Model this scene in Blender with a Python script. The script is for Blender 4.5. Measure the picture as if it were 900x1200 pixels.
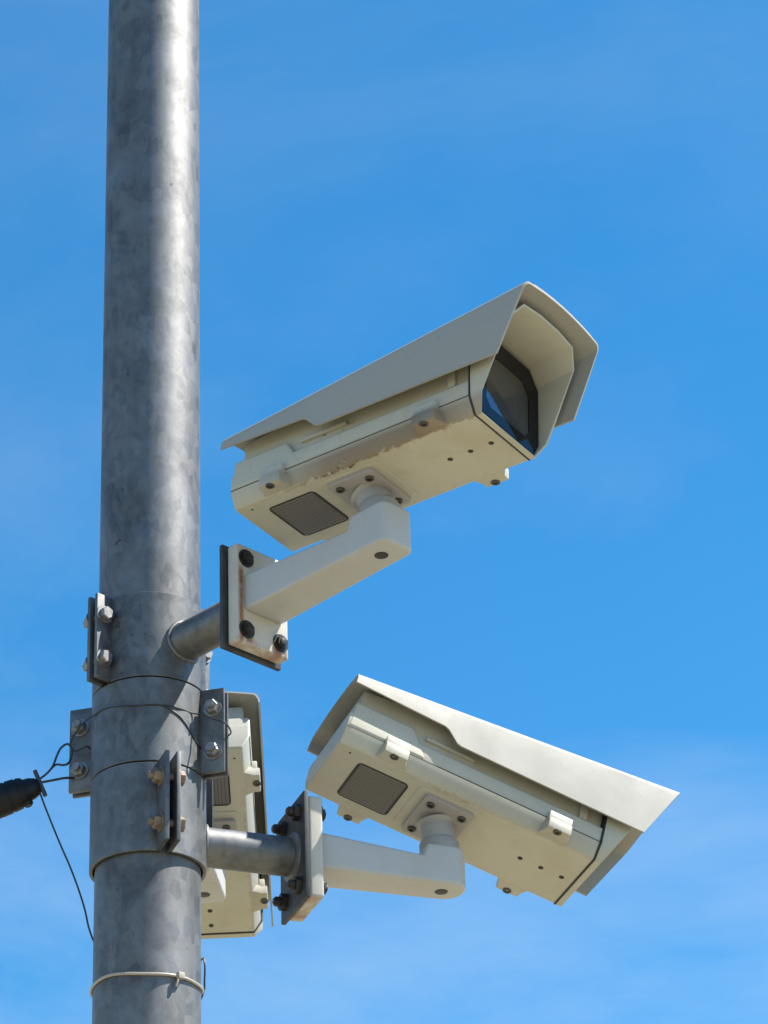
import bpy, bmesh, math, random
from mathutils import Vector, Matrix
random.seed(7)
for o in list(bpy.data.objects): bpy.data.objects.remove(o)
S = bpy.context.scene
C = S.collection
R = math.radians

# ------------------------------------------------------------------ camera
cam_d = bpy.data.cameras.new('view_camera')
cam = bpy.data.objects.new('view_camera', cam_d); C.objects.link(cam)
# columns: the camera's right, up and back axes in world space
cam.matrix_world = (Matrix(((0.9993262032, 0.0367034002, 0.0),
                            (0.0183432689, -0.4994335440, -0.8661579877),
                            (-0.0317909433, 0.8655743712, -0.4997702876)))).to_4x4()
cam.location = (.312, -3.55, 1.6)
cam_d.sensor_fit = 'VERTICAL'; cam_d.sensor_height = 24.0
cam_d.lens = 24.0 * 3600.0 / 1200.0
cam_d.clip_start = .05; cam_d.clip_end = 3000
S.camera = cam

# ------------------------------------------------------------------ world + sun
SUN_EL, SUN_AZ = R(56), R(1)            # azimuth measured from +X towards +Y
sd = Vector((math.cos(SUN_EL)*math.cos(SUN_AZ), math.cos(SUN_EL)*math.sin(SUN_AZ), math.sin(SUN_EL)))
W = bpy.data.worlds.new('World'); S.world = W; W.use_nodes = True
nt = W.node_tree; nt.nodes.clear()
sky = nt.nodes.new('ShaderNodeTexSky'); sky.sky_type = 'NISHITA'; sky.sun_disc = False
sky.sun_elevation = SUN_EL; sky.sun_rotation = math.atan2(sd.x, sd.y)
sky.altitude = 600; sky.air_density = 1.0; sky.dust_density = .10; sky.ozone_density = 2.2
hs = nt.nodes.new('ShaderNodeHueSaturation'); hs.inputs['Saturation'].default_value = 1.36; hs.inputs['Hue'].default_value = .491; hs.inputs['Value'].default_value = 1.0
bg = nt.nodes.new('ShaderNodeBackground'); bg.inputs[1].default_value = .100
wo = nt.nodes.new('ShaderNodeOutputWorld')
nt.links.new(sky.outputs[0], hs.inputs['Color'])
# thin streaks of cloud over the whole sky
tc = nt.nodes.new('ShaderNodeTexCoord'); mp = nt.nodes.new('ShaderNodeMapping')
mp.inputs['Scale'].default_value = (1.0, 1.0, 2.2); mp.inputs['Rotation'].default_value = (0, R(12), 0); mp.inputs['Location'].default_value = (1.02, 0.3, 0.13)
nz = nt.nodes.new('ShaderNodeTexNoise'); nz.inputs['Scale'].default_value = 3.0; nz.inputs['Detail'].default_value = 9; nz.inputs['Roughness'].default_value = .58; nz.inputs['Distortion'].default_value = .35
rp = nt.nodes.new('ShaderNodeMapRange'); rp.inputs[1].default_value = .40; rp.inputs[2].default_value = .84; rp.inputs[4].default_value = .62
mx = nt.nodes.new('ShaderNodeMixRGB'); mx.inputs[2].default_value = (4.3, 4.6, 4.9, 1)
nt.links.new(tc.outputs['Generated'], mp.inputs[0]); nt.links.new(mp.outputs[0], nz.inputs['Vector'])
# thin cloud lies thicker towards the horizon all the way round
sz = nt.nodes.new('ShaderNodeSeparateXYZ'); lowm = nt.nodes.new('ShaderNodeMapRange'); mul = nt.nodes.new('ShaderNodeMath'); mul.operation = 'MULTIPLY'
lowm.inputs[1].default_value = .30; lowm.inputs[2].default_value = .56; lowm.inputs[3].default_value = 1.0; lowm.inputs[4].default_value = .22
nt.links.new(tc.outputs['Generated'], sz.inputs[0]); nt.links.new(sz.outputs[2], lowm.inputs[0])
nt.links.new(nz.outputs[0], rp.inputs[0]); nt.links.new(rp.outputs[0], mul.inputs[0]); nt.links.new(lowm.outputs[0], mul.inputs[1]); nt.links.new(mul.outputs[0], mx.inputs[0])
nt.links.new(hs.outputs[0], mx.inputs[1]); nt.links.new(mx.outputs[0], bg.inputs[0]); nt.links.new(bg.outputs[0], wo.inputs[0])

sl = bpy.data.lights.new('sun', 'SUN'); sl.energy = 5.0; sl.angle = R(.53); sl.color = (1, .93, .83)
so = bpy.data.objects.new('sun', sl); C.objects.link(so); so.location = (6, 0, 12)
so.rotation_euler = (-sd).to_track_quat('-Z', 'Y').to_euler()
S.view_settings.view_transform = 'Standard'; S.view_settings.look = 'None'
S.view_settings.gamma = 1; S.view_settings.exposure = 1.12; S.view_settings.use_curve_mapping = False
S.render.resolution_x = 768; S.render.resolution_y = 1024
S.render.engine = 'CYCLES'

# ------------------------------------------------------------------ materials
def mat(name, col, rough=.5, metal=0., spec=.5):
    m = bpy.data.materials.new(name); m.use_nodes = True
    b = m.node_tree.nodes['Principled BSDF']
    b.inputs['Base Color'].default_value = (*col, 1); b.inputs['Roughness'].default_value = rough
    b.inputs['Metallic'].default_value = metal; b.inputs['Specular IOR Level'].default_value = spec
    return m, m.node_tree, b
def N(t, kind, **kw):
    n = t.nodes.new(kind)
    for k, v in kw.items():
        if isinstance(k, str) and hasattr(n, k): setattr(n, k, v)
    return n
def noise(t, scale, detail=4, rough=.55, dist=0., sc=None):
    tcx = t.nodes.new('ShaderNodeTexCoord'); n = t.nodes.new('ShaderNodeTexNoise')
    n.inputs['Scale'].default_value = scale; n.inputs['Detail'].default_value = detail
    n.inputs['Roughness'].default_value = rough; n.inputs['Distortion'].default_value = dist
    if sc:
        m = t.nodes.new('ShaderNodeMapping'); m.inputs['Scale'].default_value = sc
        t.links.new(tcx.outputs['Object'], m.inputs[0]); t.links.new(m.outputs[0], n.inputs['Vector'])
    else: t.links.new(tcx.outputs['Object'], n.inputs['Vector'])
    return n.outputs[0]
def rng(t, v, a, b, c=0., d=1.):
    m = t.nodes.new('ShaderNodeMapRange')
    for i, x in enumerate((a, b, c, d)): m.inputs[i+1].default_value = x
    t.links.new(v, m.inputs[0]); return m.outputs[0]
def mixc(t, f, a, b, mode='MIX'):
    m = t.nodes.new('ShaderNodeMixRGB'); m.blend_type = mode
    for i, x in ((0, f), (1, a), (2, b)):
        if isinstance(x, (tuple, float, int)): m.inputs[i].default_value = x if not isinstance(x, tuple) else (*x, 1)
        else: t.links.new(x, m.inputs[i])
    return m.outputs[0]
def math2(t, op, a, b=0.):
    m = t.nodes.new('ShaderNodeMath'); m.operation = op
    for i, x in ((0, a), (1, b)):
        if isinstance(x, (float, int)): m.inputs[i].default_value = x
        else: t.links.new(x, m.inputs[i])
    return m.outputs[0]
def bump(t, b, h, strength=.2, dist=.002):
    n = t.nodes.new('ShaderNodeBump'); n.inputs['Strength'].default_value = strength; n.inputs['Distance'].default_value = dist
    t.links.new(h, n.inputs['Height']); t.links.new(n.outputs[0], b.inputs['Normal'])
def objxyz(t):
    tcx = t.nodes.new('ShaderNodeTexCoord'); s = t.nodes.new('ShaderNodeSeparateXYZ')
    t.links.new(tcx.outputs['Object'], s.inputs[0]); return s.outputs

# zinc-coated steel of the pole, clamps and tubes
def galv(name, base, dark, metal, rough, scale):
    m, t, b = mat(name, base, rough, metal)
    n1 = rng(t, noise(t, scale, 6, .65, .3), .30, .70)
    tcx = t.nodes.new('ShaderNodeTexCoord'); vo = t.nodes.new('ShaderNodeTexVoronoi'); vo.inputs['Scale'].default_value = scale*5.5
    dm = t.nodes.new('ShaderNodeMapping'); dm.inputs['Scale'].default_value = (1, 1, .55)
    t.links.new(tcx.outputs['Object'], dm.inputs[0]); t.links.new(dm.outputs[0], vo.inputs['Vector'])
    sx = t.nodes.new('ShaderNodeSeparateColor'); t.links.new(vo.outputs['Color'], sx.inputs[0]); span = sx.outputs[0]   # zinc crystal grain
    runs = rng(t, noise(t, scale*2.2, 5, .6, .25, (1, 1, .07)), .52, .74)      # vertical run marks
    blot = rng(t, noise(t, scale*.55, 5, .7, 1.2, (1, 1, .6)), .56, .68)       # dull oxidised patches
    c = mixc(t, n1, dark, base)
    c = mixc(t, rng(t, span, 0, 1, 0, .24), c, tuple(min(1, x*1.6) for x in base))
    c = mixc(t, math2(t, 'MULTIPLY', runs, .30), c, tuple(min(1, x*1.35) for x in base))
    c = mixc(t, math2(t, 'MULTIPLY', blot, .42), c, tuple(x*.55 for x in dark))
    scr = rng(t, noise(t, scale*6, 3, .5, .8, (1, .25, 1)), .725, .75)
    c = mixc(t, math2(t, 'MULTIPLY', scr, .7), c, (.03, .03, .032))
    t.links.new(c, b.inputs['Base Color'])
    t.links.new(math2(t, 'ADD', rng(t, n1, 0, 1, rough+.08, rough-.05), rng(t, span, 0, 1, -.03, .04)), b.inputs['Roughness'])
    bump(t, b, math2(t, 'ADD', noise(t, scale*5, 4, .6), math2(t, 'MULTIPLY', span, .25)), .10, .0012)
    return m
POLE = galv('galvanised_pole', (.198, .198, .197), (.080, .084, .090), .80, .52, 15)
CLAMP = galv('galvanised_clamp', (.178, .184, .188), (.070, .076, .083), .74, .51, 20)
BOLT = galv('zinc_bolt', (.27, .27, .27), (.16, .16, .16), .8, .46, 60)
RUSTBOLT = galv('weathered_bolt', (.24, .20, .15), (.15, .10, .07), .5, .55, 60)
DARKSTEEL = galv('dark_backing_steel', (.055, .06, .068), (.03, .034, .04), .35, .6, 24)

# painted housings: off-white paint, dust and grime gathered by its own noise
def paint(name, col, grime=(.34, .29, .21), amount=.25, drips=0., rough=.42):
    m, t, b = mat(name, col, rough)
    g = rng(t, noise(t, 9, 6, .62, .4), .46, .78)
    fine = rng(t, noise(t, 70, 4, .6), .35, .75)
    streak = rng(t, noise(t, 26, 4, .55, .3, (1, 1, .14)), .55, .80)
    c = mixc(t, math2(t, 'MULTIPLY', g, amount), col, grime)
    c = mixc(t, math2(t, 'MULTIPLY', streak, amount*.6), c, tuple(x*.8 for x in grime))
    c = mixc(t, math2(t, 'MULTIPLY', fine, .07), c, tuple(x*.75 for x in col))
    specks = rng(t, noise(t, 210, 2, .5), .70, .74)
    c = mixc(t, math2(t, 'MULTIPLY', specks, .30), c, (.16, .13, .10))
    if drips:
        o = objxyz(t)
        # run-off stain with a broken edge along one lower chamfer
        wob = math2(t, 'MULTIPLY', math2(t, 'SUBTRACT', noise(t, 55, 5, .7), .5), .028)
        e = math2(t, 'ADD', o[1], wob)
        side = rng(t, e, -.058, -.0545, 1, 0); low = rng(t, o[2], .016, .026, 1, 0)
        ends = math2(t, 'MULTIPLY', rng(t, o[0], -.11, -.02, .15, 1), rng(t, o[0], .12, .2, 1, .6))
        s = math2(t, 'MULTIPLY', math2(t, 'MULTIPLY', side, low), ends)
        c = mixc(t, math2(t, 'MULTIPLY', s, min(.92, .74*drips)), c, (.185, .135, .085))
        edge = math2(t, 'MULTIPLY', rng(t, e, -.060, -.0565, 0, 1), rng(t, e, -.0555, -.052, 1, 0))
        spots = rng(t, noise(t, 85, 4, .65), .49, .56)
        s2 = math2(t, 'MULTIPLY', math2(t, 'MULTIPLY', edge, spots), math2(t, 'MULTIPLY', rng(t, o[0], -.05, -.03, 0, 1), rng(t, o[0], .03, .06, 1, .0)))
        c = mixc(t, math2(t, 'MULTIPLY', s2, .9*drips), c, (.05, .035, .025))
    t.links.new(c, b.inputs['Base Color'])
    t.links.new(rng(t, g, 0, 1, rough-.04, rough+.2), b.inputs['Roughness'])
    bump(t, b, noise(t, 420, 2, .5), .05, .0006)
    return m
CREAM = paint('cream_paint', (.43, .425, .36), amount=.38, drips=.35)
CREAM_ST = paint('cream_paint_stained', (.43, .425, .355), amount=.5, drips=1.25)
WHITE = paint('white_shield_paint', (.325, .325, .300), amount=.07, rough=.6)
WHITE.node_tree.nodes['Principled BSDF'].inputs['Specular IOR Level'].default_value = .2
ARMP = paint('bracket_white_paint', (.405, .42, .43), amount=.22)
PLATEP = paint('grey_plate_paint', (.30, .29, .29), amount=.25)
NECKP = paint('neck_shaded_paint', (.27, .28, .285), amount=.2)  # darker than the arm paint: shade on the neck put into the colour
# bracket flange: rust bleeding down from its bolts
def flange_mat():
    m, t, b = mat('flange_paint', (.45, .44, .40), .45); o = objxyz(t)
    n = noise(t, 45, 5, .65, .5, (1, 1, .35)); mask = None
    for yy, z0, z1, w in ((-.0365, -.07, .036, .0035), (-.024, -.068, -.052, .006), (.024, -.072, -.054, .008), (.036, -.07, -.045, .004)):
        d = math2(t, 'ABSOLUTE', math2(t, 'SUBTRACT', o[1], yy))
        k = math2(t, 'MULTIPLY', rng(t, d, w*.5, w*1.6, 1, 0), math2(t, 'MULTIPLY', rng(t, o[2], z0-.004, z0+.004), rng(t, o[2], z1-.006, z1+.004, 1, 0)))
        mask = k if mask is None else math2(t, 'MAXIMUM', mask, k)
    mask = math2(t, 'MULTIPLY', mask, rng(t, n, .30, .46))
    low = math2(t, 'MULTIPLY', rng(t, o[2], -.073, -.058, 1, 0), rng(t, n, .40, .54))
    mask = math2(t, 'MAXIMUM', mask, math2(t, 'MULTIPLY', low, .7))
    c = mixc(t, rng(t, noise(t, 30, 4), .45, .8, 0, .35), (.45, .44, .40), (.33, .28, .21))
    c = mixc(t, math2(t, 'MULTIPLY', mask, .9), c, mixc(t, noise(t, 90, 3), (.10, .035, .012), (.30, .12, .035)))
    t.links.new(c, b.inputs['Base Color']); bump(t, b, noise(t, 200, 3), .08, .001)
    return m
FLANGE = flange_mat()
BLACK = mat('black_rubber', (.012, .012, .013), .6)[0]
BLACKM = mat('blackened_bolt', (.022, .02, .02), .45, .3)[0]
GLOSS = mat('black_glazing_border', (.0025, .0025, .004), .05, 0, .26)[0]
SCREW = mat('dull_screw_steel', (.085, .08, .072), .5, .6)[0]
SEAM = mat('grimy_seam', (.09, .08, .065), .8)[0]
VENT = mat('vent_grey', (.13, .125, .125), .6)[0]
VENTD = mat('vent_cavity', (.05, .05, .05), .8)[0]
WIRE = galv('dark_stay_wire', (.045, .048, .055), (.02, .022, .026), .4, .5, 90)
TIE = paint('cable_tie_plastic', (.36, .33, .30), amount=.4)
INSUL = mat('strain_clamp_black', (.006, .006, .008), .5, 0, .3)[0]
LENS = mat('lens_barrel', (.20, .20, .21), .35)[0]
def glass():
    m = bpy.data.materials.new('coated_window_glass'); m.use_nodes = True; t = m.node_tree; t.nodes.clear()
    out = t.nodes.new('ShaderNodeOutputMaterial'); mxs = t.nodes.new('ShaderNodeMixShader')
    tr = t.nodes.new('ShaderNodeBsdfTransparent'); tr.inputs[0].default_value = (.42, .45, .50, 1)
    gl = t.nodes.new('ShaderNodeBsdfGlossy'); gl.inputs['Roughness'].default_value = .02; gl.inputs[0].default_value = (.88, .92, 1, 1)
    fr = t.nodes.new('ShaderNodeMapRange'); lw = t.nodes.new('ShaderNodeLayerWeight'); lw.inputs[0].default_value = .5; fr.inputs[1].default_value = .2; fr.inputs[3].default_value = .05; fr.inputs[4].default_value = .42; t.links.new(lw.outputs['Facing'], fr.inputs[0])
    t.links.new(fr.outputs[0], mxs.inputs[0]); t.links.new(tr.outputs[0], mxs.inputs[1]); t.links.new(gl.outputs[0], mxs.inputs[2])
    t.links.new(mxs.outputs[0], out.inputs[0]); return m
GLASS = glass()
def lensmat():
    m, t, b = mat('coated_lens', (.01, .012, .03), .03, 0, 1.0); b.inputs['Coat Weight'].default_value = 1; return m
LENSG = lensmat()
def groundmat():
    m, t, b = mat('dry_pale_ground', (.42, .37, .28), .9)
    c = mixc(t, rng(t, noise(t, .6, 6, .6), .35, .7), (.29, .255, .165), (.21, .18, .115))
    c = mixc(t, math2(t, 'MULTIPLY', rng(t, noise(t, 40, 3), .4, .7), .3), c, (.26, .23, .18)); t.links.new(c, b.inputs['Base Color'])
    bump(t, b, noise(t, 60, 4), .4, .01); return m
GROUND = groundmat()

# ------------------------------------------------------------------ mesh helpers
def link(name, bm, m, parent=None, bevel=0., seg=2, ang=38, flat=False):
    if bevel:
        bmesh.ops.remove_doubles(bm, verts=bm.verts, dist=1e-6)
        es = [e for e in bm.edges if len(e.link_faces) == 2 and e.calc_face_angle(0) > R(28)]
        bmesh.ops.bevel(bm, geom=es, offset=bevel, segments=seg, affect='EDGES', profile=.6, clamp_overlap=True)
    bmesh.ops.recalc_face_normals(bm, faces=bm.faces)
    me = bpy.data.meshes.new(name); bm.to_mesh(me); bm.free()
    if not flat:
        for p in me.polygons: p.use_smooth = True
        me.set_sharp_from_angle(angle=R(ang))
    me.materials.append(m)
    o = bpy.data.objects.new(name, me); C.objects.link(o); o.parent = parent
    return o
def box(bm, x0, x1, y0, y1, z0, z1):
    return hexa(bm, [(x0,y0,z0),(x1,y0,z0),(x1,y1,z0),(x0,y1,z0),(x0,y0,z1),(x1,y0,z1),(x1,y1,z1),(x0,y1,z1)])
def hexa(bm, P):
    v = [bm.verts.new(p) for p in P]
    for f in ((3,2,1,0),(4,5,6,7),(0,1,5,4),(1,2,6,5),(2,3,7,6),(3,0,4,7)): bm.faces.new([v[i] for i in f])
    return v
def prism(bm, poly, axis, a, b):
    def P(p, t): return {'x': (t, p[0], p[1]), 'y': (p[0], t, p[1]), 'z': (p[0], p[1], t)}[axis]
    va = [bm.verts.new(P(p, a)) for p in poly]; vb = [bm.verts.new(P(p, b)) for p in poly]; n = len(poly)
    bm.faces.new(va[::-1]); bm.faces.new(vb)
    for i in range(n): bm.faces.new((va[i], va[(i+1)%n], vb[(i+1)%n], vb[i]))
def frame_of(d):
    d = Vector(d).normalized(); a = Vector((0,0,1)) if abs(d.z) < .9 else Vector((1,0,0))
    u = d.cross(a).normalized(); return d, u, d.cross(u)
def cyl(bm, p0, p1, r0, r1=None, n=24, ph=0.):
    if r1 is None: r1 = r0
    p0, p1 = Vector(p0), Vector(p1); d, u, w = frame_of(p1-p0)
    A = []; B = []
    for i in range(n):
        a = 2*math.pi*i/n + ph; k = u*math.cos(a)+w*math.sin(a)
        A.append(bm.verts.new(p0+k*r0)); B.append(bm.verts.new(p1+k*r1))
    bm.faces.new(A[::-1]); bm.faces.new(B)
    for i in range(n): bm.faces.new((A[i], A[(i+1)%n], B[(i+1)%n], B[i]))
def lathe(bm, p0, d, prof, n=32):
    """prof = [(t, r)...] along d from p0"""
    p0 = Vector(p0); d, u, w = frame_of(d); rings = []
    for t, r in prof:
        rings.append([bm.verts.new(p0+d*t+(u*math.cos(2*math.pi*i/n)+w*math.sin(2*math.pi*i/n))*r) for i in range(n)])
    bm.faces.new(rings[0][::-1]); bm.faces.new(rings[-1])
    for a, b in zip(rings, rings[1:]):
        for i in range(n): bm.faces.new((a[i], a[(i+1)%n], b[(i+1)%n], b[i]))
def tube(bm, pts, r, n=8, closed=False):
    pts = [Vector(p) for p in pts]; rings = []; up = None
    L = len(pts)
    for i, p in enumerate(pts):
        d = (pts[(i+1) % L if closed else min(i+1, L-1)] - pts[(i-1) % L if closed else max(i-1, 0)]).normalized()
        if up is None: _, u, w = frame_of(d)
        else:
            u = (up - d*up.dot(d)).normalized(); w = d.cross(u)
        up = u; rr = r[i] if isinstance(r, (list, tuple)) else r
        rings.append([bm.verts.new(p+(u*math.cos(2*math.pi*k/n)+w*math.sin(2*math.pi*k/n))*rr) for k in range(n)])
    if not closed: bm.faces.new(rings[0][::-1]); bm.faces.new(rings[-1])
    pairs = list(zip(rings, rings[1:])) + ([(rings[-1], rings[0])] if closed else [])
    for a, b in pairs:
        for k in range(n): bm.faces.new((a[k], a[(k+1)%n], b[(k+1)%n], b[k]))
def smooth_path(pts, sub=6):
    pts = [Vector(p) for p in pts]; P = [pts[0]*2-pts[1]] + pts + [pts[-1]*2-pts[-2]]; out = []
    for i in range(1, len(P)-2):
        for s in range(sub):
            t = s/sub; a, b, c, d = P[i-1:i+3]
            out.append(.5*((2*b)+(c-a)*t+(2*a-5*b+4*c-d)*t*t+(3*b-a-3*c+d)*t**3))
    out.append(pts[-1]); return out
def arc_band(bm, r0, r1, z0, z1, a0, a1, n=48):
    full = abs(a1-a0) > 2*math.pi-1e-4; cnt = n if full else n+1; sec = []
    for i in range(cnt):
        a = a0+(a1-a0)*i/n; c, s = math.cos(a), math.sin(a)
        sec.append([bm.verts.new((r*c, r*s, z)) for r, z in ((r0, z0), (r1, z0), (r1, z1), (r0, z1))])
    for i in range(n):
        A, B = sec[i], sec[(i+1) % cnt]
        for k in range(4): bm.faces.new((A[k], A[(k+1)%4], B[(k+1)%4], B[k]))
    if not full: bm.faces.new(sec[0]); bm.faces.new(sec[-1][::-1])
def hexhead(bm, p, d, r, h, ph=0.):
    p = Vector(p); d = Vector(d).normalized()
    cyl(bm, p, p+d*.0022, r*1.28, n=20); cyl(bm, p+d*.002, p+d*(.002+h*.8), r, n=6, ph=ph); cyl(bm, p+d*(.002+h*.8), p+d*(.002+h), r, r*.86, n=6, ph=ph)
def thing(name, label, cat, loc=(0,0,0), rot=None, scale=1., group=None):
    o = bpy.data.objects.new(name, None); C.objects.link(o); o.empty_display_size = .05
    if rot is not None: o.rotation_mode = 'QUATERNION'; o.rotation_quaternion = rot.to_quaternion()
    o.location = loc; o.scale = (scale,)*3; o['label'] = label; o['category'] = cat
    if group: o['group'] = group
    return o
def tag(o, label, cat, group=None):
    o['label'] = label; o['category'] = cat
    if group: o['group'] = group
    return o

# ------------------------------------------------------------------ setting
bm = bmesh.new()
G = 1500; n = 24
vs = [[bm.verts.new((-G+2*G*i/n, -G+2*G*j/n, 0)) for j in range(n+1)] for i in range(n+1)]
for i in range(n):
    for j in range(n): bm.faces.new((vs[i][j], vs[i+1][j], vs[i+1][j+1], vs[i][j+1]))
g = link('ground', bm, GROUND); g['kind'] = 'structure'

# ------------------------------------------------------------------ pole
PR = .0665
pole = thing('steel_pole', 'tall round galvanised steel pole that carries the three cameras', 'pole')
bm = bmesh.new()
lathe(bm, (0,0,.02), (0,0,1), [(0, PR)] + [(.25*i, PR) for i in range(1, 25)], 96)
link('shaft', bm, POLE, pole, ang=60)
bm = bmesh.new(); box(bm, -.17, .17, -.17, .17, 0, .02); link('base_plate', bm, POLE, pole, .003)
for sx in (-1, 1):
    for sy in (-1, 1):
        bm = bmesh.new(); hexhead(bm, (sx*.135, sy*.135, .02), (0,0,1), .016, .015); link('anchor_bolt', bm, BOLT, pole)

# ------------------------------------------------------------------ clamps with welded tube
def pole_clamp(z0, z1, az, label, tube_z, tube_r=.0255, r_end=.192, ear=.036, rusty=False, tube_az=None):
    t = thing('pole_clamp', label, 'clamp', (0,0,0), Matrix.Rotation(az, 3, 'Z'), group='two-piece clamps bolted round the pole')
    ri, ro = PR+.0022, PR+.0068; gap = .0045
    for s, nm in ((0, 'front'), (1, 'rear')):
        bm = bmesh.new(); th = math.asin(gap/ro)
        a0 = -math.pi/2+th if s == 0 else math.pi/2+th
        arc_band(bm, ri, ro, z0, z1, a0, a0+math.pi-2*th, 56)
        link('clamp_half', bm, CLAMP, t, .0006, 1, 40)
        for sy in (-1, 1):
            sx = 1 if s == 0 else -1
            bm = bmesh.new(); x0, x1 = (gap, gap+.0055) if sx > 0 else (-gap-.0055, -gap)
            box(bm, x0, x1, min(sy*(ro-.004), sy*(ro+ear)), max(sy*(ro-.004), sy*(ro+ear)), z0, z1)
            link('clamp_ear', bm, CLAMP, t, .0012)
    for sy in (-1, 1):
        for zz in (z0+.24*(z1-z0), z0+.76*(z1-z0)):
            bm = bmesh.new(); y = sy*(ro+ear*.52)
            cyl(bm, (-gap-.022, y, zz), (gap+.0055, y, zz), .0048, n=14)
            hexhead(bm, (gap+.0055, y, zz), (1,0,0), .0095, .0075, random.random())
            hexhead(bm, (-gap-.0055, y, zz), (-1,0,0), .0095, .009, random.random())
            link('clamp_bolt', bm, RUSTBOLT if rusty else BOLT, t, ang=25)
    n0 = len(t.children)
    bm = bmesh.new(); cyl(bm, (PR-.005, 0, tube_z), (r_end, 0, tube_z), tube_r, n=48); link('tube', bm, CLAMP, t, .0008, 1)
    bm = bmesh.new()
    # weld bead where the tube meets the band
    pts = []
    for i in range(40):
        a = 2*math.pi*i/40; y = math.cos(a)*(tube_r+.001); z = tube_z+math.sin(a)*(tube_r+.001)
        pts.append((math.sqrt(max(0, (ro)**2-y*y)) + .0006, y, z + random.uniform(-.0004, .0004)))
    tube(bm, pts, .0028, 8, True); link('weld_bead', bm, CLAMP, t)
    # steel end plate
    zc = tube_z
    bm = bmesh.new(); box(bm, r_end, r_end+.006, -.049, .049, zc-.073, zc+.073); link('end_plate', bm, DARKSTEEL, t, .001)
    bm = bmesh.new(); lathe(bm, (r_end-.006, 0, zc), (1,0,0), [(0, tube_r), (.003, tube_r+.006), (.006, tube_r+.008)], 40); link('weld_collar', bm, CLAMP, t)
    if tube_az is not None:
        for c in [c for c in t.children if c.name.split('.')[0] in ('tube', 'weld_bead', 'end_plate', 'weld_collar')]: c.rotation_euler = (0, 0, tube_az-az)
    return t
AZ = (R(-44.6), R(21.3), R(83.8))
TZ = (3.437, 3.184, 3.300)
CL = [pole_clamp(3.380, 3.501, AZ[0], 'topmost galvanised clamp, its bolted ears at the pole\'s left edge', TZ[0], ear=.023),
      pole_clamp(3.139, 3.259, AZ[1], 'lowest galvanised clamp, its bolted ears pointing at the viewer', TZ[1], rusty=True),
      pole_clamp(3.261, 3.378, R(76), 'middle galvanised clamp with wide flat bolted ears on both sides', TZ[2], ear=.031, tube_az=AZ[2])]

# ------------------------------------------------------------------ wall brackets (flange, arm, pivot block)
def bracket(az, zc, label, r0=.2, pivot=.21, round_end=False):
    """origin on the pole side of the flange; +x leads away from the pole"""
    t = thing('camera_bracket', label, 'bracket', (r0*math.cos(az), r0*math.sin(az), zc), Matrix.Rotation(az, 3, 'Z'), group='white bracket arms holding the cameras')
    th = .0190
    bm = bmesh.new(); box(bm, 0, th, -.043, .043, -.0695, .0695); link('flange', bm, FLANGE, t, .0035, 3)
    for sy in (-1, 1):
        for sz in (-1, 1):
            bm = bmesh.new(); y, z = sy*.0285, sz*.0505
            cyl(bm, (th-.001, y, z), (th+.0018, y, z), .0122, n=24); cyl(bm, (th+.0015, y, z), (th+.0062, y, z), .0088, n=6, ph=.4)
            lathe(bm, (th+.0060, y, z), (1,0,0), [(0, .0055), (.002, .005), (.0026, .002)], 16)
            link('flange_bolt', bm, BLACKM, t, ang=30)
            bm = bmesh.new()   # nut and thread end behind the end plate
            cyl(bm, (-.0055, y, z), (-.0075, y, z), .0135, n=20); cyl(bm, (-.0072, y, z), (-.0165, y, z), .0112, n=6, ph=.2); cyl(bm, (-.016, y, z), (-.0225, y, z), .0066, n=14)
            lathe(bm, (-.0222, y, z), (-1,0,0), [(0, .0066), (.003, .004)], 14)
            link('flange_nut', bm, BLACKM, t, ang=30)
    # arm: hollow box section seen from below, narrowing outwards
    x0, x1, xe = th-.001, pivot-.030, pivot+.032
    zb = -.0235
    bm = bmesh.new()
    prism(bm, [(x0, zb), (xe, zb), (xe, zb+.056), (x1+.004, zb+.056), (x1-.0025, zb+.0385), (x0, zb+.050)], 'y', -1, 1)
    for v in bm.verts: v.co.y *= .032 + (.0266-.032)*min(1, max(0, (v.co.x-x0)/(x1-x0)))
    es = [e for e in bm.edges if all(abs(v.co.x-xe) < 1e-6 for v in e.verts) and abs(e.verts[0].co.y-e.verts[1].co.y) < 1e-6]
    bmesh.ops.bevel(bm, geom=es, offset=.025 if round_end else .012, segments=8, affect='EDGES', profile=.5)
    link('arm', bm, ARMP, t, .0048 if not round_end else .006, 4)
    bm = bmesh.new(); lathe(bm, (pivot, 0, zb+.0005), (0,0,-1), [(0, .0085), (.0012, .0085), (.0014, .007)], 20); o = link('pivot_screw', bm, BLACKM, t)
    bm = bmesh.new(); lathe(bm, (pivot, 0, zb+.054), (0,0,1), [(0, .0262), (.012, .0262), (.016, .0235), (.019, .0215)], 40); link('pivot_collar', bm, NECKP, t)
    return t
PIV = (.231, .195, .20)
BR = [bracket(AZ[0], TZ[0], 'upper white bracket arm with a rust-streaked flange', pivot=PIV[0]),
      bracket(AZ[1], TZ[1], 'lower right white bracket arm with a rounded end and dark nuts showing', pivot=PIV[1], round_end=True),
      bracket(AZ[2], TZ[2], 'white bracket arm mostly hidden behind the pole', pivot=PIV[2])]

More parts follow.
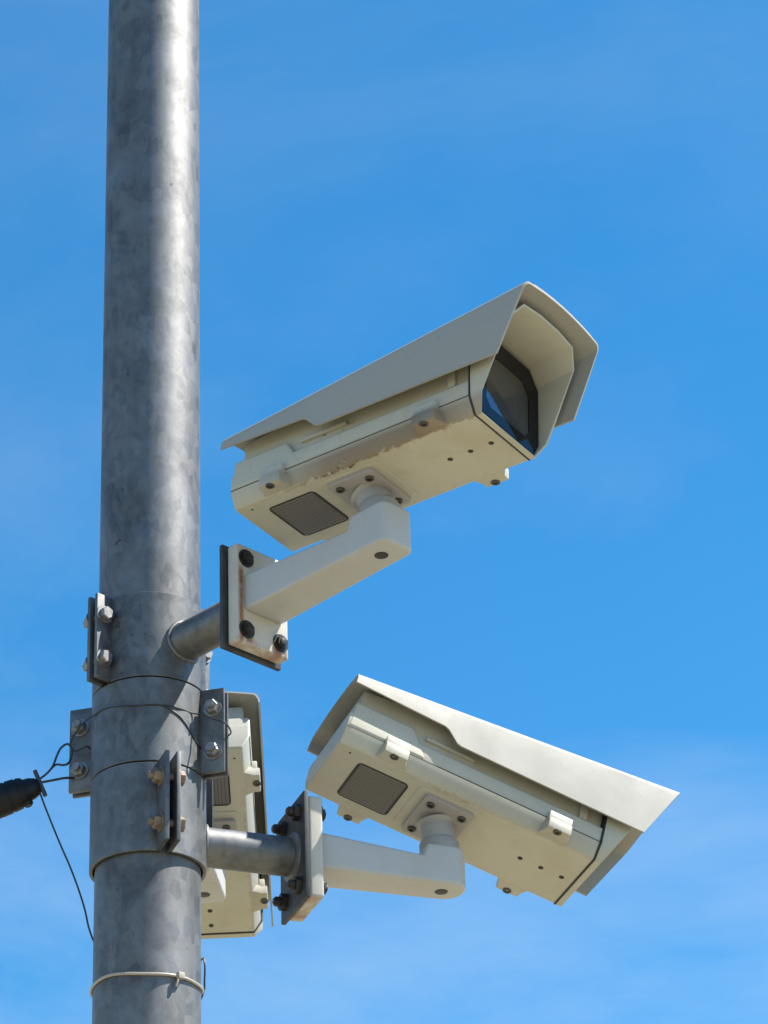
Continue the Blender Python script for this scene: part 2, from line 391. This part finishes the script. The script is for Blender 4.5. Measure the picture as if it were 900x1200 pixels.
# ------------------------------------------------------------------ camera housing
SHW = .083
def shield_mesh(bm):
    t_ = .0026
    st = [(-.1740, -.1745, .0815), (-.045, -.0450, .0768), (-.040, -.0390, .0740), (-.026, -.024, .0590), (-.020, -.018, .0570), (.08, .075, .0562), (.185, .160, .0556), (.2913, .2500, .0552)]
    def section(xt, xb, zb, off):
        zt = .1017 + (xt+.174)*.1055; rows = []
        hw = SHW-off; r = .010-off*.5; top = zt-off
        half = [(hw+.0025, zb), (hw+.0012, zb+(top-zb)*.5), (hw, top-r)]
        for i in range(1, 6):
            a = R(90*i/6); half.append((hw-r+r*math.cos(a), top-r+r*math.sin(a)))
        for k in (.86, .6, .3, .0): half.append((k*(hw-r), top+.0075*(1-k*k)))
        pts = [(-y, z) for y, z in half] + [(y, z) for y, z in half[-2::-1]]
        full = []
        for y, z in pts:
            f = (min(z, top)-zb)/max(1e-6, (top-zb)); full.append((xb+(xt-xb)*f, y, z))
        return full
    O = [[bm.verts.new(p) for p in section(a, b, c, 0)] for a, b, c in st]
    I = [[bm.verts.new(p) for p in section(a, b, c, t_)] for a, b, c in st]
    m = len(O[0])
    for k in range(len(st)-1):
        for i in range(m-1):
            bm.faces.new((O[k][i], O[k][i+1], O[k+1][i+1], O[k+1][i])); bm.faces.new((I[k][i], I[k+1][i], I[k+1][i+1], I[k][i+1]))
        for i in (0, m-1): bm.faces.new((O[k][i], O[k+1][i], I[k+1][i], I[k][i]))
    for k in (0, len(st)-1):
        for i in range(m-1): bm.faces.new((O[k][i], I[k][i], I[k][i+1], O[k][i+1]))
def housing(label, loc, rot, scale, body_mat, lensdark=True):
    t = thing('security_camera', label, 'camera', loc, rot, scale, 'bullet security cameras on the pole')
    # tray
    bm = bmesh.new()
    prism(bm, [(-.0590,0),(.0590,0),(.0695,.021),(.0700,.0455),(-.0700,.0455),(-.0695,.021)], 'x', -.1680, .2000)
    body = link('body', bm, body_mat, t, .0026, 3)
    bm = bmesh.new()
    hexa(bm, [(-.1655,-.0706,.024),(-.055,-.0706,.024),(-.055,.0706,.024),(-.1655,.0706,.024),(-.163,-.0700,.0645),(-.080,-.0700,.0640),(-.080,.0700,.0640),(-.163,.0700,.0645)])
    link('rear_cap', bm, body_mat, t, .003, 3)
    # thin dark joint between tray and side
    bm = bmesh.new(); prism(bm, [(-.0601,.0005),(.0601,.0005),(.0702,.0206),(.0702,.0214),(-.0702,.0214),(-.0702,.0206)], 'x', -.1670, .1990)
    bmesh.ops.delete(bm, geom=[f for f in bm.faces if False], context='FACES')
    bm.free()
    bm = bmesh.new()
    for s in (-1, 1): box(bm, -.1665, .2, min(s*.0685, s*.0703), max(s*.0685, s*.0703), .0216, .0226)
    link('side_joint', bm, SEAM, t, flat=True)
    # upper cover
    bm = bmesh.new()
    hexa(bm, [(-.157,-.0625,.030),(.1995,-.0625,.030),(.1995,.0625,.030),(-.157,.0625,.030),(-.1555,-.0610,.0955),(.1995,-.0610,.1340),(.1995,.0610,.1340),(-.1555,.0610,.0955)])
    link('upper_cover', bm, body_mat, t, .004, 3)
    for s in (-1, 1):
        bm = bmesh.new(); box(bm, -.060, .010, min(s*.060, s*.0672), max(s*.060, s*.0672), .058, .0625); link('cover_rib', bm, body_mat, t, .0008)
        bm = bmesh.new(); box(bm, .165, .176, min(s*.060, s*.0665), max(s*.060, s*.0665), .048, .075); link('cover_latch', bm, body_mat, t, .001)
    # rubber joint and bezel
    bm = bmesh.new(); prism(bm, [(-.0592,-.0009),(.0592,-.0009),(.0709,.0208),(.0713,.05),(.0700,.1325),(-.0700,.1325),(-.0715,.05),(-.0712,.0208)], 'x', .1990, .2019)
    link('bezel_joint', bm, BLACK, t, .0006, 1)
    outer = [(-.0585,-.0006),(.0585,-.0006),(.0705,.021),(.0712,.05),(.0705,.118),(.054,.139),(.02,.1425),(-.02,.1425),(-.054,.139),(-.0705,.118),(-.0712,.05),(-.0705,.021)]
    bm = bmesh.new(); th = .0024; cy_, cz_ = 0, .068
    def inn(p): return (p[0]*(1-th/.0705), cz_+(p[1]-cz_)*(1-th/.069))
    xb = .2015
    def xf(z): return .2100+.43*max(0, z)
    def zt(x, z): return z + (.1055*(x-.26) if z > .1 else 0)
    Ob = [bm.verts.new((xb, y, zt(xb, z))) for y, z in outer]; Of = [bm.verts.new((xf(z), y, zt(xf(z), z))) for y, z in outer]
    Ib = [bm.verts.new((xb, *((lambda q: (q[0], zt(xb, q[1])))(inn(p))))) for p in outer]
    If = [bm.verts.new((xf(p[1])-.0008, *((lambda q: (q[0], zt(xf(p[1]), q[1])))(inn(p))))) for p in outer]; n = len(outer)
    for i in range(n):
        j = (i+1) % n
        bm.faces.new((Ob[i], Ob[j], Of[j], Of[i])); bm.faces.new((Ib[j], Ib[i], If[i], If[j]))
        bm.faces.new((Of[i], Of[j], If[j], If[i])); bm.faces.new((Ob[j], Ob[i], Ib[i], Ib[j]))
    link('bezel', bm, body_mat, t, .0009, 2)
    # window: black-bordered pane, clear centre, lens behind
    wo_ = [(-.0560,.0035),(.0560,.0035),(.0665,.022),(.0668,.104),(.048,.1265),(-.048,.1265),(-.0668,.104),(-.0665,.022)]
    wi_ = [(-.0360,.020),(.0360,.020),(.0460,.031),(.0460,.084),(.032,.101),(-.032,.101),(-.0460,.084),(-.0460,.031)]
    bm = bmesh.new()
    rings = [[bm.verts.new((x, *p)) for p in ps] for x, ps in ((.2050, wo_), (.2085, wo_), (.2085, wi_), (.2050, wi_))]
    for a in range(4):
        A, B = rings[a], rings[(a+1) % 4]
        for i in range(8): bm.faces.new((A[i], A[(i+1)%8], B[(i+1)%8], B[i]))
    wf = link('window_frame', bm, GLOSS, t, flat=True)
    bm = bmesh.new(); prism(bm, [(y*1.03, .0625+(z-.0625)*1.03) for y, z in wi_], 'x', .2056, .2078); link('window_glass', bm, GLASS, wf, flat=True)
    bm = bmesh.new()
    v = [(-.066,.006),(.066,.006),(.066,.12),(-.066,.12)]
    bmo = [bm.verts.new((.2010, *p)) for p in v]; bmf = [bm.verts.new((.2012, *p)) for p in v]
    bm.faces.new(bmo); bm.free()
    bm = bmesh.new(); prism(bm, [(-.062,.008),(.062,.008),(.062,.12),(-.062,.12)], 'x', .2012, .2019); link('window_back', bm, BLACK, t, flat=True)
    bm = bmesh.new(); lathe(bm, (.2015, 0, .060), (1,0,0), [(0, .030), (.0025, .030), (.003, .026), (.0031, .021)], 36); ln = link('lens', bm, LENS, t)
    bm = bmesh.new(); lathe(bm, (.2040, 0, .060), (1,0,0), [(0, .021), (.0006, .018), (.0010, .012), (.0012, .005)], 36); link('lens_glass', bm, LENSG, ln, ang=80)
    # sun shield and visor cap
    bm = bmesh.new(); shield_mesh(bm); sh = link('sun_shield', bm, WHITE, t, ang=50)
    bm = bmesh.new(); secs = []
    for x in (.188, .2905):
        zt_ = .1017+(x+.174)*.1055; row = []
        for k in (-.86, -.6, -.3, 0, .3, .6, .86): row.append((k*.073, zt_+.0075*(1-k*k)))
        secs.append([[bm.verts.new((x, y, z+d)) for y, z in row] for d in (.0004, .0022)])
    (a0, a1), (b0, b1) = secs; m = 7
    for i in range(m-1):
        bm.faces.new((a1[i], a1[i+1], b1[i+1], b1[i])); bm.faces.new((a0[i], b0[i], b0[i+1], a0[i+1]))
        bm.faces.new((a0[i], a0[i+1], a1[i+1], a1[i])); bm.faces.new((b0[i], b1[i], b1[i+1], b0[i+1]))
    for i in (0, m-1): bm.faces.new((a0[i], a1[i], b1[i], b0[i]))
    link('visor_cap', bm, WHITE, sh)
    for x in (.02, .125, -.08):
        bm = bmesh.new(); zt_ = .1017+(x+.174)*.1055; lathe(bm, (x, -.058, zt_+.003), (0,0,1), [(0, .006), (.0022, .006), (.0034, .004)], 16); link('shield_screw', bm, WHITE, sh)
    # lugs with screws at the four lower corners
    for x in (-.0965, .1385):
        for s in (-1, 1):
            bm = bmesh.new()
            prism(bm, [(x-.023, .058*s), (x+.023, .058*s), (x+.0165, .0735*s), (x+.0165, .0812*s), (x-.0165, .0812*s), (x-.0165, .0735*s)], 'z', .0012, .0165)
            lg = link('lug', bm, body_mat, t, .0018, 2)
            bm = bmesh.new(); box(bm, x-.0165, x+.0165, min(s*.068, s*.0775), max(s*.068, s*.0775), .014, .0300); link('lug_tab', bm, body_mat, lg, .0015)
            bm = bmesh.new(); lathe(bm, (x-.001, .0765*s, .0016), (0,0,-1), [(0, .0058), (.0014, .0058), (.0018, .0050), (.0018, .0030), (.0004, .0028)], 18); link('lug_screw', bm, SCREW, lg)
    for x in (.1215, .152, .1825):
        bm = bmesh.new(); lathe(bm, (x, .002, .0004), (0,0,-1), [(0, .0036), (.0006, .0036)], 16); link('screw_plug', bm, BLACK, t)
    for x, y in ((-.148, -.048), (-.035, .047)):
        bm = bmesh.new(); lathe(bm, (x, y, .0004), (0,0,-1), [(0, .0016), (.0006, .0016)], 12); link('drain_hole', bm, BLACK, t)
    # rear vent
    x0, x1, y1 = -.1295, -.0600, .0375
    bm = bmesh.new()
    def rr(x0, x1, y0, y1, r, n=4):
        out = []
        for cx, cy, a0 in ((x1-r, y1-r, 0), (x0+r, y1-r, 90), (x0+r, y0+r, 180), (x1-r, y0+r, 270)):
            for i in range(n+1): a = R(a0+90*i/n); out.append((cx+r*math.cos(a), cy+r*math.sin(a)))
        return out
    A = rr(x0-.0018, x1+.0018, -y1-.0018, y1+.0018, .0072); B = rr(x0, x1, -y1, y1, .0055)
    lo = [[bm.verts.new((*p, z)) for p in P] for P, z in ((A, .0006), (A, -.0004), (B, -.0004), (B, .0006))]
    k = len(A)
    for a in range(4):
        P, Q = lo[a], lo[(a+1) % 4]
        for i in range(k): bm.faces.new((P[i], P[(i+1)%k], Q[(i+1)%k], Q[i]))
    vf = link('vent_frame', bm, BLACK, t, flat=True)
    bm = bmesh.new(); prism(bm, rr(x0, x1, -y1, y1, .0055), 'z', -.0002, .0006); link('vent_cavity', bm, VENTD, vf, flat=True)
    bm = bmesh.new(); ns = 15
    for i in range(ns):
        y = -y1+.0028+(2*y1-.0056)*i/(ns-1); box(bm, x0+.002, x1-.002, y-.0021, y+.0021, -.0007, .0002)
    sg = link('vent_slats', bm, VENT, vf, flat=True); sg['kind'] = 'stuff'
    # raised pad and mounting plate
    bm = bmesh.new(); prism(bm, rr(-.047, .045, -.048, .048, .006), 'z', -.0016, .0010); link('mount_pad', bm, body_mat, t, .0006, 1)
    bm = bmesh.new(); prism(bm, rr(-.0345, .0345, -.0430, .0430, .005), 'z', -.0075, -.0008); mpt = link('mounting_plate', bm, PLATEP, t, .0012, 2)
    for sx in (-1, 1):
        for sy in (-1, 1):
            bm = bmesh.new(); lathe(bm, (sx*.0225, sy*.0305, -.0072), (0,0,-1), [(0, .0056), (.0024, .0056), (.0032, .0046), (.0032, .0030), (.0010, .0028)], 18); link('plate_screw', bm, SCREW, mpt)
    return t, body
def mrot(yaw, pitch, roll):
    return Matrix.Rotation(R(yaw), 3, 'Z') @ Matrix.Rotation(R(pitch), 3, 'Y') @ Matrix.Rotation(R(roll), 3, 'X')
T = (Vector((.2953, -.2970, 3.5090)), Vector((.3677, .1450, 3.2638)), Vector((.046, .389, 3.361)))
POSE = ((-35.16, .27, -4.54), (22.26, 18.69, -7.94), (90.54, 20.42, -.91))
SC = (.986, 1.012, 1.)
LB = ('upper cream camera facing right with its glass window visible and brown stains below',
      'lower right cream camera tilted downwards under a sunlit white shield, seen from behind',
      'cream camera standing mostly hidden behind the pole, seen from below')
for i in range(3):
    rm = mrot(*POSE[i])
    t, body = housing(LB[i], T[i], rm, SC[i], CREAM_ST if i == 0 else CREAM)
    # neck: joint between pivot collar and plate, in the housing's own frame, so it is a part of the camera
    az = AZ[i]; zc = TZ[i]; r = .2 + PIV[i]
    P0 = Vector((r*math.cos(az), r*math.sin(az), zc-.0235+.066))
    inv = rm.inverted(); p = inv @ (P0-T[i]) / SC[i]
    a = Vector((0, 0, -.006))
    bm = bmesh.new(); lathe(bm, a, p-a, [(0, .0262), (.004, .0250), (.006, .0222), ((p-a).length, .0222)], 36)
    link('neck', bm, NECKP, t, ang=50)

# ------------------------------------------------------------------ wires, tie and strain clamp
def polar(deg, r, z): return (r*math.cos(R(deg)), r*math.sin(R(deg)), z)
def wire(name, pts, r, m, label, cat, group=None, sub=6, n=8, parent=None):
    bm = bmesh.new(); tube(bm, smooth_path(pts, sub), r, n); o = link(name, bm, m, parent)
    if label: tag(o, label, cat, group)
    return o
# stay wire wrapped round the pole: from the left eye, across the front, hooked on the right ear, back round behind
sw = thing('stay_wire', 'thin dark wire wrapped round the pole just below the topmost clamp', 'wire', (0,0,3.34))
def rel(pts, z=3.34): return [(p[0], p[1], p[2]-z) for p in pts]
front = [(-.101,0,3.3223),(-.0946,-.004,3.3342),(-.0812,-.018,3.3440),(-.0598,-.0427,3.3450),(-.0489,-.0549,3.3440),(-.0259,-.0688,3.3395),(-.0093,-.0732,3.3372),(.0101,-.0732,3.3377),(.028,-.0682,3.3382),(.0436,-.0594,3.3383),(.0587,-.0450,3.3380),(.0740,-.044,3.3350),(.0880,-.046,3.3275),(.0991,-.050,3.3215),(.1062,-.041,3.3160),(.1040,-.018,3.3180)]
back = [polar(a, .0785, 3.318+.006*math.sin(R(a))) for a in range(0, 181, 15)]
wire('wrapped_strand', rel(front+back+[(-.094,.0,3.312),(-.101,.0,3.3223)]), .0011, WIRE, None, None, parent=sw)
wire('second_strand', rel([(.020,-.0712,3.3382),(.0301,-.0672,3.3350),(.0436,-.0594,3.3275),(.0537,-.0504,3.3155),(.0626,-.0387,3.3019),(.0700,-.0250,3.2939),(.0735,-.006,3.289),(.0735,.012,3.288)]), .0010, WIRE, None, None, parent=sw)
# strain clamp with its cable, at the left edge
sc = thing('strain_clamp', 'fat black cable strain clamp hanging left of the pole', 'cable clamp', (-.1401,0,3.2686))
def r2(pts): return [(p[0]+.1401, p[1], p[2]-3.2686) for p in pts]
d = Vector((-.1, 0, -.040)).normalized(); a0 = Vector((.002, 0, -.003))
bm = bmesh.new(); lathe(bm, a0, d, [(0, .009), (.004, .013), (.012, .0165), (.020, .0175), (.0235, .0215), (.030, .0232), (.0305, .0222), (.033, .0222), (.0335, .0238), (.046, .0248), (.0465, .0236), (.049, .0236), (.0495, .0250), (.070, .0250), (.085, .021), (.10, .014), (.115, .010)], 28)
bm.transform(Matrix.Scale(.88, 4))
for v in bm.verts: v.co.y *= .8
link('clamp_body', bm, INSUL, sc, ang=50)
bm = bmesh.new(); lathe(bm, a0+d*.018+Vector((0,0,-.012)), (.35,0,-1), [(0,.007),(.007,.007),(.010,.0045)], 14); link('clamp_screw', bm, INSUL, sc)
bm = bmesh.new(); e1 = Vector((-.1449,-.002,3.2855)); e2 = Vector((-.1305,-.002,3.2500)); o_ = Vector((.1401,0,-3.2686)); cyl(bm, e1+o_, e2+o_, .0028, n=12); link('cross_pin', bm, DARKSTEEL, sc)
wire('cable', [a0+d*.10, a0+d*.25, a0+d*.6+Vector((0,-.05,0)), a0+d*1.4+Vector((0,-.2,0)), a0+d*3+Vector((0,-.5,.05))], .008, INSUL, None, None, parent=sc)
# eye loop and tail between the strain clamp and the left clamp ear
wire('wire_loop', [(-.1440,-.003,3.2690),(-.1300,-.003,3.2800),(-.1220,-.003,3.2905),(-.1170,-.002,3.3060),(-.1120,-.002,3.3165),(-.1040,0,3.3225),(-.0990,.002,3.3160),(-.1000,.004,3.3040),(-.1030,.002,3.2960),(-.1090,0,3.2930),(-.1180,-.001,3.2935),(-.1245,-.001,3.2880)], .0015, WIRE, 'small dark wire loop joining the black strain clamp to the stay wire', 'wire')
wire('tail_wire', [(-.1400,-.003,3.2680),(-.1290,-.002,3.2700),(-.1185,0,3.2728),(-.1080,.004,3.2765),(-.0960,.012,3.2800)], .0017, WIRE, 'short straight dark wire from the black strain clamp to the left clamp ear', 'wire')
# thin wire hanging from the strain clamp and running behind the pole
bk = [(.0700*math.cos(R(a)), .0700*math.sin(R(a)), 3.060-.030*(180-a)/165) for a in range(165, 14, -15)]
wire('drop_wire', [(-.1400,-.003,3.2620),(-.1300,-.002,3.2330),(-.1112,0,3.1848),(-.0980,0,3.1530),(-.0864,0,3.1210),(-.0780,.002,3.0930),(-.0735,.006,3.0720)]+bk+[(.0695,.004,3.024),(.0712,.0,3.012),(.0705,.003,2.996),(.0690,.012,2.985),(.0600,.037,2.975)], .0012, WIRE, 'thin wire slanting down from the black strain clamp to the pole', 'wire')
# cable tie round the pole
ct = thing('cable_tie', 'pale cable tie cinched round the pole near the bottom', 'cable tie', (0,0,2.9810))
bm = bmesh.new()
pts = [polar(a, PR+.0018, .0022*math.sin(R(a*2+30))+.001*math.sin(R(a*5))) for a in range(0, 360, 6)]
tube(bm, pts, .0020, 8, True); link('strap', bm, TIE, ct)
bm = bmesh.new(); c = polar(-50, PR+.004, -.001); box(bm, -.0045, .0045, -.0035, .0035, -.004, .004); bm.transform(Matrix.Translation(c) @ Matrix.Rotation(R(40), 4, 'Z')); link('tie_head', bm, TIE, ct, .001)
wire('tie_tail', [polar(-52, PR+.004, -.003), polar(-54, PR+.0055, -.009), polar(-55, PR+.004, -.016)], .0013, TIE, None, None, parent=ct)
